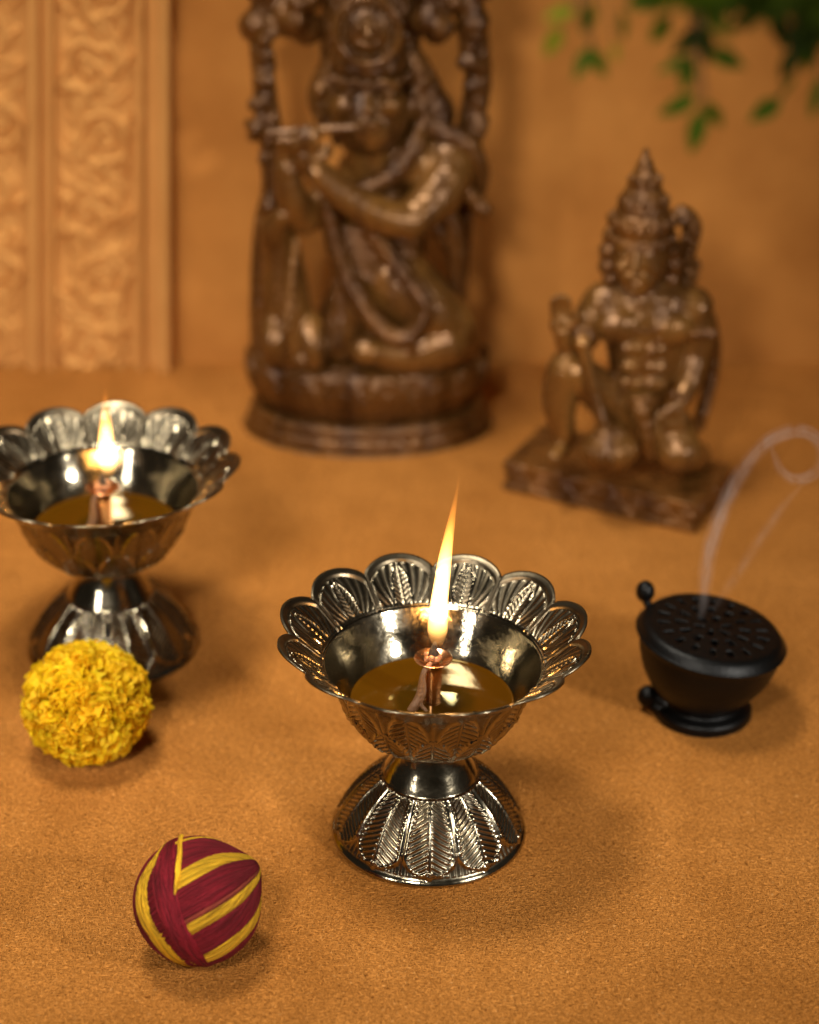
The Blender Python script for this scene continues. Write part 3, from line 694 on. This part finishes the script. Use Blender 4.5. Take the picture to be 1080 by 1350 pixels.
# hair falling beside the head
b = MB()
for s, pts in ((-1, ((438, 95), (430, 125), (436, 150), (446, 165))), (1, ((545, 85), (560, 125), (562, 165), (548, 205), (530, 222))), (1, ((552, 110), (575, 150), (560, 190)))):
    b.tube([K(x, y, .5) for x, y in pts], R((20, 24, 22, 16, 12)[:len(pts)]), 12)
for i in range(14):
    x = 420+random.random()*30 if i % 2 else 545+random.random()*28; b.ell(K(x, 95+i*8, .9+random.random()*.5), R(9), 10, 8)
hr = b.build('hair', M['wood_c'], st, so); remesh(hr, .07, 1)
# flute
b = MB(); b.tube([K(352, 176, 2.9), K(410, 172, 3.0), K(474, 168, 3.05)], R((6, 6, 5.5)), 14); fl_ = b.build('flute', M['wood'], st, so)
# leafy arch on two carved stems
b = MB()
b.tube([K(352, 470, -.2), K(346, 380, -.2), K(352, 300, .0), K(362, 250, .3), K(358, 200, .5), K(357, 165, .5), K(350, 120, .4), K(344, 60, .3), K(348, 10, .2), K(375, -25, 0)], R((22, 16, 17, 17, 15, 14, 14, 14, 17, 20)), 14)
b.tube([K(600, 470, -.2), K(606, 380, -.3), K(612, 300, -.3), K(618, 240, -.2), K(616, 190, .0), K(622, 160, .2), K(630, 110, .3), K(628, 60, .3), K(618, 10, .2), K(595, -25, 0)], R((14, 11, 11, 13, 16, 17, 17, 16, 20, 22)), 14)
for i in range(60):                                                                 # knots and leaf bosses up the stems
    k = random.random(); side = i % 2
    if side: x, y = 348+10*math.sin(k*9), 20+k*260
    else: x, y = 626-8*math.sin(k*7), 20+k*170
    b.ell(K(x+random.uniform(-11, 11), y, .5+random.uniform(-.1, .45)), R(random.uniform(6, 11)), 10, 8)
for px0, sg in ((372, -1), (600, 1)):                                               # canopy bosses
    for i in range(26):
        b.ell(K(px0+random.uniform(-42, 42), random.uniform(-40, 34)+abs(random.gauss(0, 4)), random.uniform(-.2, 1.0)), R(random.uniform(13, 22)), 12, 9)
for i in range(50):
    b.ell(K(random.uniform(340, 635), random.uniform(-135, -40), random.uniform(-.6, .6)), R(random.uniform(20, 34)), 12, 9)
ar = b.build('leafy_arch', M['wood_c'], st, so); remesh(ar, .08, 1)
# back slab behind head and torso
b = MB(); b.tube([K(488, -60, -.2), K(488, 40, -.1), K(492, 110, -.2), K(522, 195, -.4), K(520, 290, -.5), K(478, 440, -.5)], R((50, 62, 60, 44, 44, 66)), 18, flat=.35)
bs = b.build('back_slab', M['wood_c'], st, so)
# draped cloth: sashes, garland, skirt pleats
b = MB()
b.tube([K(556, 160, 1.2), K(545, 195, 1.9), K(515, 232, 2.2), K(480, 248, 2.3)], R((10, 13, 14, 11)), 10)
b.tube([K(570, 168, 1.2), K(615, 190, 1.3), K(632, 225, 1.0), K(630, 260, .8)], R((13, 14, 13, 9)), 10)
b.tube([K(598, 225, 1.4), K(618, 255, 1.5), K(638, 276, 1.4)], R((9, 9, 11)), 10)
b.tube([K(585, 262, 1.6), K(600, 320, 1.5), K(604, 385, 1.3)], R((12, 12, 10)), 10)
b.tube([K(575, 300, 1.6), K(602, 345, 1.2), K(608, 400, .9)], R((9, 9, 9)), 10)
sash = b.build('sash', M['wood_c'], st, so)
b = MB()
gp = [K(x, y, d) for x, y, d in ((432, 270, 2.6), (442, 320, 2.5), (462, 375, 2.6), (495, 425, 2.9), (528, 446, 3.1), (552, 428, 3.0), (560, 400, 2.9), (535, 365, 2.6), (505, 325, 2.4), (478, 288, 2.4))]
b.tube(gp, R(13), 12, 8)
q, _ = smooth_path(np.array(gp), np.ones(len(gp)), 7)
for p in q: b.ell(p+np.array([0, -.25, 0]), R(8.5), 8, 6)
b.tube([K(540, 445, 3.1), K(545, 465, 3.0), K(548, 480, 2.9)], R((10, 9, 8)), 10)
b.build('garland', M['wood_c'], st, so)
b = MB()
for i in range(9):
    x = 440+i*11; b.tube([K(x+8, 300+i*3, 1.5+.25*math.sin(i)), K(x+6, 380, 1.7), K(x-10+i*4, 455, 1.9+.2*math.sin(2*i))], R((7, 8, 8)), 8)
for i in range(5): b.tube([K(446, 300+i*12, 1.9), K(490, 312+i*14, 2.2), K(545, 320+i*16, 1.9)], R(6), 8)
sk = b.build('skirt', M['wood_c'], st, so); remesh(sk, .065, 1)
# crouching calf at the player's side, nose up
b = MB()
b.tube([K(382, 450, 1.7), K(376, 400, 1.8), K(372, 350, 1.8), K(368, 315, 1.9)], R((38, 33, 27, 23)), 20)
b.ell(K(374, 425, 1.8), R((35, 34, 46)), 24, 18)
b.tube([K(366, 318, 1.9), K(362, 300, 2.3), K(372, 284, 2.7)], R((23, 20, 13)), 16); b.ell(K(374, 282, 2.75), R((12, 11, 10)))
b.tube([K(352, 305, 1.7), K(342, 292, 1.5)], R((8, 4)), 8); b.tube([K(386, 302, 1.7), K(396, 290, 1.5)], R((8, 4)), 8)
b.tube([K(362, 428, 2.4), K(360, 450, 2.9), K(362, 472, 2.8)], R((20, 16, 13)), 14); b.tube([K(408, 430, 2.2), K(412, 455, 2.7), K(414, 474, 2.7)], R((20, 16, 14)), 14)
for i in range(9): b.ell(K(390-i*1.5, 320+i*14, 2.75+.14*i-.012*i*i), R(7), 8, 6)
cf = b.build('calf', M['wood'], st, so); remesh(cf, .06, 2)

# ------------------------------------------------------------------ kneeling statue
q0, q1, q2 = at_Z(662, 646), at_Z(915, 705), at_Z(947, 640)
edge = (q1-q0)[:2]; ang = math.atan2(edge[1], edge[0]); Lx = np.linalg.norm(edge); Lx = float(Lx)
nrm = np.array([-math.sin(ang), math.cos(ang)]); DP = 4.2
hc = np.r_[(q0[:2]+q1[:2])/2+nrm*DP/2, 0]
hs = thing('kneeling_statue', 'smaller carved statue of a crowned figure kneeling with a mace on a rectangular base', 'statue', hc)
b = MB(); Hb = 1.35
b.box(hc+[0, 0, .16], (Lx, DP, .32), ang); b.box(hc+[0, 0, Hb-.14], (Lx, DP, .28), ang); b.box(hc+[0, 0, Hb/2], (Lx-.30, DP-.30, Hb-.5), ang)
bo = b.build('base', M['brown_c'], hs, hc, smooth=False); modify(bo, 'bev', 'BEVEL', width=.0006, segments=2)
b = MB(); e2 = np.r_[edge/np.linalg.norm(edge), 0]; n3 = np.r_[nrm, 0]
def scrolls(origin, d, out, n, L):
    for i in range(n):
        c = origin+d*(L*(i+.5)/n); t = np.linspace(0, 3.2*PI, 22); rr = .34*(1-t/(3.8*PI)); s = 1 if i % 2 else -1
        b.tube([c+d*s*r*math.cos(a)+np.array([0, 0, 1])*r*math.sin(a) for r, a in zip(rr, t)], .12, 8, 2)
        b.tube([c+d*(-.45)+np.array([0, 0, -.2*s]), c+d*.0+np.array([0, 0, .38*s])*-1, c+d*.5+np.array([0, 0, .15*s])], .10, 8, 4)
scrolls(hc-e2*Lx/2-n3*(DP/2-.15)+np.array([0, 0, Hb/2]), e2, -n3, 8, Lx)
scrolls(hc+e2*(Lx/2-.15)-n3*DP/2+np.array([0, 0, Hb/2]), n3, e2, 5, DP)
b.build('scroll_frieze', M['brown_c'], bo, hc)
HY = float(at_Z(822, 612, Hb)[1]); SH = 31.0
def K2(px, py, d=0.0): return at_Y(px, py, HY-d)
def R2(x): return np.asarray(x, float)/SH
b = MB()
# head
b.ell(K2(844, 338, .6), R2((37, 36, 46)), 26, 18); b.ell(K2(842, 362, 1.0), R2((26, 25, 26)), 20, 14)
b.ell(K2(822, 352, 1.45), R2((10, 8, 10))); b.ell(K2(860, 354, 1.45), R2((10, 8, 10)))
b.tube([K2(838, 330, 1.7), K2(837, 345, 1.85), K2(837, 353, 1.95)], R2((3.5, 4.5, 6.5)), 10)
b.tube([K2(816, 328, 1.5), K2(826, 324, 1.65), K2(834, 329, 1.65)], R2(3.2), 8); b.tube([K2(844, 329, 1.65), K2(854, 325, 1.65), K2(866, 330, 1.5)], R2(3.2), 8)
b.ell(K2(824, 336, 1.55), R2((7, 4, 3.5))); b.ell(K2(856, 337, 1.55), R2((7, 4, 3.5)))
b.tube([K2(826, 366, 1.7), K2(837, 365, 1.85), K2(850, 367, 1.7)], R2(3.5), 8); b.ell(K2(838, 373, 1.75), R2((9, 5, 3.5))); b.ell(K2(839, 382, 1.5), R2((12, 9, 8)))
b.tube([K2(846, 375, .5), K2(852, 402, .3)], R2((22, 27)), 14)
# trunk
b.tube([K2(854, 415, .4), K2(853, 460, .5), K2(848, 505, .5), K2(846, 550, .5)], R2((54, 52, 42, 46)), 22, flat=.62)
b.ell(K2(815, 428, 1.05), R2((33, 22, 26)), 22, 16); b.ell(K2(882, 432, 1.05), R2((33, 22, 26)), 22, 16)
for yy in (458, 482, 504): b.ell(K2(832, yy, 1.35), R2((17, 10, 10))); b.ell(K2(864, yy+1, 1.35), R2((17, 10, 10)))
b.tube([K2(796, 398, .3), K2(852, 398, .3), K2(912, 404, .3)], R2((27, 26, 28)), 16)
# raised right arm, palm out
b.tube([K2(792, 400, .3), K2(772, 430, .6), K2(756, 464, 1.0)], R2((25, 21, 17)), 14); b.tube([K2(756, 466, 1.0), K2(746, 452, 1.4), K2(741, 438, 1.6)], R2((16, 13, 11)), 12)
b.ell(K2(740, 428, 1.6), R2((15, 8, 17)))
for i in range(4): b.tube([K2(731+i*6.5, 420, 1.6), K2(729+i*7, 404-(3 if 0 < i < 3 else 0), 1.62), K2(730+i*6.6, 394-(4 if 0 < i < 3 else 0), 1.75)], R2((4.6, 4.3, 3.6)), 8)
b.tube([K2(752, 432, 1.7), K2(760, 424, 1.85), K2(762, 414, 1.9)], R2((5, 4.6, 3.8)), 8)
# left arm down to the knee
b.tube([K2(912, 404, .3), K2(920, 440, .4), K2(916, 474, .6), ], R2((26, 22, 18)), 16); b.tube([K2(916, 474, .6), K2(908, 505, 1.1), K2(896, 530, 1.8)], R2((20, 17, 12)), 14)
b.ell(K2(890, 542, 1.95), R2((14, 10, 17)))
for i in range(4): b.tube([K2(882+i*6, 550, 2.1), K2(880+i*6.5, 566, 2.2), K2(882+i*6, 576, 2.0)], R2((4.6, 4.3, 3.6)), 8)
b.tube([K2(880, 540, 2.1), K2(872, 550, 2.25), K2(872, 560, 2.3)], R2((5, 4.5, 3.6)), 8)
# right leg: knee up; left leg: kneeling
b.tube([K2(826, 548, .4), K2(785, 510, 1.0), K2(748, 486, 1.4)], R2((33, 27, 24)), 16)
b.tube([K2(746, 486, 1.4), K2(738, 530, 1.2), K2(744, 580, 1.0)], R2((24, 23, 15)), 16)
b.tube([K2(744, 584, 1.0), K2(738, 594, 1.5), K2(730, 602, 1.9)], R2((13, 12, 9)), 12)
b.tube([K2(862, 550, .5), K2(885, 570, 1.3), K2(894, 592, 1.9)], R2((36, 33, 30)), 18); b.ell(K2(896, 596, 2.0), R2((31, 28, 28)), 20, 14)
b.tube([K2(905, 602, 1.6), K2(918, 602, .2), K2(922, 596, -1.2)], R2((24, 20, 14)), 14)
b.ell(K2(846, 560, .4), R2((46, 32, 26)), 20, 14)
hf = b.build('figure', M['brown'], hs, hc); remesh(hf, .055, 2)
b = MB(); b.lathe([(.2, 0), (1.28, 0), (1.36, .18), (1.22, .36), (1.28, .7), (1.14, 1.2), (.98, 1.35), (1.05, 1.5), (.72, 2.2), (.60, 2.3), (.66, 2.42), (.40, 3.0), (.30, 3.08), (.34, 3.18), (.14, 3.6), (.17, 3.7), (.05, 3.85)], 40, K2(846, 316, .55), sub=4)
for k in range(15):
    a = PI+k*PI/14; p = K2(846, 311, .55); b.ell(p+np.array([1.3*math.cos(a), 1.3*math.sin(a), .1]), .13, 10, 8)
for z_, r_, n_ in ((.9, 1.25, 9), (1.75, .92, 7), (2.6, .58, 5)):
    for k in range(n_):
        a = PI+(k+.5)*PI/n_; b.ell(K2(846, 316, .55)+np.array([r_*math.cos(a), r_*math.sin(a), z_]), (.16, .16, .26), 10, 8)
b.build('crown', M['brown_c'], hs, hc)
b = MB()
for x, y, d, r in ((808, 310, .2, 11), (803, 330, .2, 11), (802, 350, .2, 11), (806, 368, .3, 10), (884, 330, .2, 12), (888, 350, .2, 12), (884, 370, .2, 12), (878, 388, .2, 11), (812, 288, .1, 10)):
    b.ell(K2(x, y, d), R2(r*1.25), 10, 8)
b.tube([K2(818, 300, .0), K2(806, 340, .0), K2(812, 380, .0)], R2((14, 15, 12)), 12); b.tube([K2(874, 300, .0), K2(884, 345, .0), K2(880, 385, .0)], R2((14, 16, 14)), 12)
h2 = b.build('hair', M['brown_c'], hs, hc); remesh(h2, .06, 1)
b = MB(); b.tube([K2(922, 560, -1.0), K2(940, 480, -1.6), K2(934, 420, -1.5), K2(908, 380, -1.2), K2(905, 340, -1.0), K2(912, 300, -1.0), K2(900, 282, -1.0), K2(890, 290, -1.0)], R2((9, 10, 10, 11, 12, 13, 12, 9)), 12)
for i in range(16): b.ell(K2(910+random.uniform(-8, 8), 292+i*5.6, -.8+random.uniform(0, .3)), R2(7), 8, 6)
b.build('tail', M['brown_c'], hs, hc)
b = MB(); b.tube([K2(769, 452, 1.9), K2(784, 520, 2.2), K2(798, 566, 2.5)], R2((8.5, 8, 9)), 14); b.ell(K2(768, 452, 1.9), R2(12), 14, 10)
b.ell(K2(803, 592, 2.5), R2((35, 33, 28)), 26, 18); b.ell(K2(800, 568, 2.5), R2((17, 17, 8)), 18, 10)
for k in range(16):
    a = k*2*PI/16; c = K2(803, 592, 2.5); b.tube([c+R2(np.array([13*math.cos(a), 13*math.sin(a), 26])), c+R2(np.array([34*math.cos(a), 33*math.sin(a), 2])), c+R2(np.array([22*math.cos(a), 21*math.sin(a), -21]))], R2(4), 8, 4)
b.build('mace', M['brown'], hs, hc)
b = MB()
for k in range(17):
    a = PI+k*PI/16; b.ell(K2(850, 408, .5)+np.array([1.25*math.cos(a), 1.15*math.sin(a), .25-.75*math.sin(-a)*.9]), .13, 8, 6)
for yy, w in ((524, 44), (534, 46)): b.tube([K2(848-w, yy-4, .4), K2(848, yy+4, 1.75), K2(848+w, yy-2, .4)], R2(5), 10)
b.tube([K2(846, 540, 1.9), K2(852, 575, 1.9), K2(858, 600, 1.8)], R2((13, 12, 10)), 10); b.tube([K2(898, 410, .9), K2(860, 460, 1.75), K2(818, 520, 1.6)], R2(3), 8)
b.tube([K2(762, 440, .9), K2(770, 444, 1.0)], R2(20), 10)
for (x, y, d, r) in ((775, 432, .9, 8), (768, 436, 1.1, 8), (925, 440, 1.2, 8), (914, 440, 1.25, 8), (936, 440, .9, 8), (898, 522, 2.1, 6), (906, 524, 1.9, 6), (888, 520, 2.2, 6)): b.ell(K2(x, y, d), R2(r), 10, 8)
b.build('ornament', M['brown_c'], hs, hc)

# ------------------------------------------------------------------ leaves hanging in at the top right
def sprig(anchor, leaves, name, label, seed):
    r_ = np.random.default_rng(seed)
    a = np.array(anchor); t = thing(name, label, 'plant sprig', a, 0, 'leafy sprigs hanging at the top right')
    sb = MB(); V, Fc, T = [], [], []; n0 = 0
    for (p, d, L, w, tint) in leaves:
        d = np.array(d, float); d /= np.linalg.norm(d)
        base = p-d*L*.5
        mid = (a+base)/2+r_.normal(0, .12, 3)
        sb.tube([a, mid, base], [.03, .025, .018], 6, 5)
        nrm_ = np.array([0, -1, .35])+r_.normal(0, .35, 3); s = np.cross(d, nrm_); s /= np.linalg.norm(s); n_ = np.cross(s, d)
        for i in range(9):
            v = i/8; wv = w*math.sin(PI*min(1, v*.97+.015)**.85)*(1-.25*v)
            for u in (-1, -.5, 0, .5, 1):
                V.append(base+d*L*v+s*u*wv+n_*(.16*abs(u)*wv-.22*v*v*L*.4)); T.append(np.array(tint)*(1.15 if u == 0 else 1))
        Fc += [tuple(q) for q in grid_faces(9, 5, False, n0)]; n0 += 45
    mesh('foliage', np.array(V)-a, Fc, M['leaf'], t, attr={'tint': np.array(T)})
    sb.build('stem', M['stem'], t, a)
LY = 49.0
G1, G2, G3 = (.062, .105, .004), (.20, .22, .008), (.030, .050, .003)
LK = LY/99
def lf(px, py, ang_, L, w, tint, y=0.0):
    a = math.radians(ang_); return (at_Y(px, py, LY+y), (math.cos(a), random.uniform(-.25, .25), math.sin(a)), L*LK, w*LK, tint)
sprig(at_Y(792, -60, LY), [lf(737, 18, 195, 1.5, .42, G2), lf(729, 56, 240, 1.5, .40, G2), lf(774, 26, 262, 1.6, .45, G1), lf(768, 84, 238, 1.7, .42, G1), lf(790, 84, 300, 1.5, .38, G1), lf(822, 36, 285, 1.4, .40, G1), (at_Y(812, 70, LY), (.2, 0, -1), .45, .09, G2)],
      'leafy_sprig', 'leftmost hanging sprig, with two lime leaves above the kneeling statue', 1)
sprig(at_Y(915, -70, LY), [lf(888, 86, 200, 1.7, .45, G1), lf(905, 98, 262, 1.7, .45, G1), lf(893, 140, 205, 1.9, .46, G1), lf(918, 175, 258, 2.0, .50, G1), lf(942, 152, 300, 1.7, .42, G1), lf(960, 78, 340, 1.8, .5, G1), lf(905, 55, 220, 1.9, .5, G3), lf(870, 40, 240, 1.6, .45, G1), lf(930, 60, 280, 1.8, .5, G3)],
      'leafy_sprig', 'long middle hanging sprig whose lowest leaf points down over the crown tip', 2)
rl = [lf(1008, 146, 215, 1.7, .50, G1), lf(1036, 118, 250, 1.8, .42, G1), lf(1040, 85, 245, 1.7, .46, G1), lf(1076, 130, 265, 2.0, .46, G1), lf(1066, 70, 270, 2.0, .5, G1)]
for i in range(95):
    px, py = random.uniform(840, 1130), random.uniform(-110, 60); 
    if py > 10+ (px-860)*.28: py -= 60
    rl.append(lf(px, py, random.uniform(190, 340), random.uniform(1.6, 2.2), random.uniform(.45, .6), random.choice((G1, G3, G3, G1)), random.uniform(-4, 3)))
sprig(at_Y(1030, -150, LY), rl, 'leafy_sprig', 'dense leafy sprig in the upper right corner, behind the most blurred one', 3)

NY = 43
nl = []
for i in range(44):
    px, py = random.uniform(930, 1120), random.uniform(-70, 55)
    if py > -5+(px-930)*.35: py -= 50
    q = at_Y(px, py, NY+random.uniform(-3, 5)); a = math.radians(random.uniform(190, 340))
    nl.append((q, (math.cos(a), random.uniform(-.3, .3), math.sin(a)), random.uniform(.8, 1.1), random.uniform(.22, .30), random.choice((G1, G3, G3))))
sprig(at_Y(1050, -140, NY), nl, 'leafy_sprig', 'most blurred sprig, nearest the viewer in the upper right corner', 4)
# ------------------------------------------------------------------ light
def area(name, loc, target, size, power, col=(1, 1, 1), sy=None, spread=None):
    l = bpy.data.lights.new(name, 'AREA'); l.energy = power; l.color = col; l.size = size*S
    if sy: l.shape = 'RECTANGLE'; l.size_y = sy*S
    if spread: l.spread = math.radians(spread)
    o = bpy.data.objects.new(name, l); link(o); o.location = Vector(np.asarray(loc, float)*S)
    o.rotation_euler = (Vector(target)*S-o.location).to_track_quat('-Z', 'Y').to_euler(); return o
def point(name, loc, power, col, rad):
    l = bpy.data.lights.new(name, 'POINT'); l.energy = power; l.color = col; l.shadow_soft_size = rad*S
    o = bpy.data.objects.new(name, l); link(o); o.location = Vector(np.asarray(loc, float)*S); return o
area('overhead_softbox', (-21, 72, 104), (-13, 76, 0), 22, 1.32, (1, .92, .78), spread=68)
area('left_softbox', (-22, -4, 70), (-9, 80, 6), 14, .56, (1, .92, .80), spread=48)
area('left_front_lamp', (-47, 8, 38), (-8, 76, 4), 5, .15, (1, .95, .87), sy=15, spread=56)
area('right_front_lamp', (56, 18, 38), (0, 70, 3), 6, .40, (1, .95, .87), spread=52)
area('rim_lamp', (0, 114, 36.4), (0, 66, 5), .35, .016, (1, .74, .28))
area('rim_lamp_small', (3.6, 114, 36.5), (1, 66, 5), .30, .013, (1, .84, .45))
point('flame_glow', fb+np.array([.1, 0, 8.2]), .045, (1, .48, .14), .14)
point('flame_glow', bb+np.array([-.2, 0, 8.2]), .045, (1, .48, .14), .14)
w = bpy.data.worlds.new('World'); bpy.context.scene.world = w; w.use_nodes = True
bg = w.node_tree.nodes['Background']; bg.inputs[0].default_value = (1., .86, .68, 1); bg.inputs[1].default_value = .025

# ------------------------------------------------------------------ camera
cd = bpy.data.cameras.new('camera'); co = bpy.data.objects.new('camera', cd); link(co)
cd.sensor_fit = 'VERTICAL'; cd.sensor_height = 36; cd.lens = F/1350*36; cd.clip_start = .02; cd.clip_end = 20
co.location = (0, 0, CAMH*S); co.rotation_euler = (PI/2-PITCH, 0, 0)
cd.dof.use_dof = True; cd.dof.aperture_fstop = 6.2
cd.dof.focus_distance = float(np.dot(fb+np.array([0, -2.2, 5])-CAM, fw))*S
sc = bpy.context.scene; sc.camera = co
sc.render.engine = 'CYCLES'
sc.view_settings.view_transform = 'Standard'; sc.view_settings.look = 'None'; sc.view_settings.exposure = .02; sc.view_settings.gamma = 1
sc.view_settings.use_curve_mapping = False
cy = sc.cycles; cy.use_denoising = True; cy.denoiser = 'OPENIMAGEDENOISE'; cy.max_bounces = 10; cy.transparent_max_bounces = 16
cy.volume_bounces = 1; cy.sample_clamp_indirect = 6; cy.caustics_reflective = True; cy.caustics_refractive = False; cy.blur_glossy = .3
cy.volume_step_rate = .5
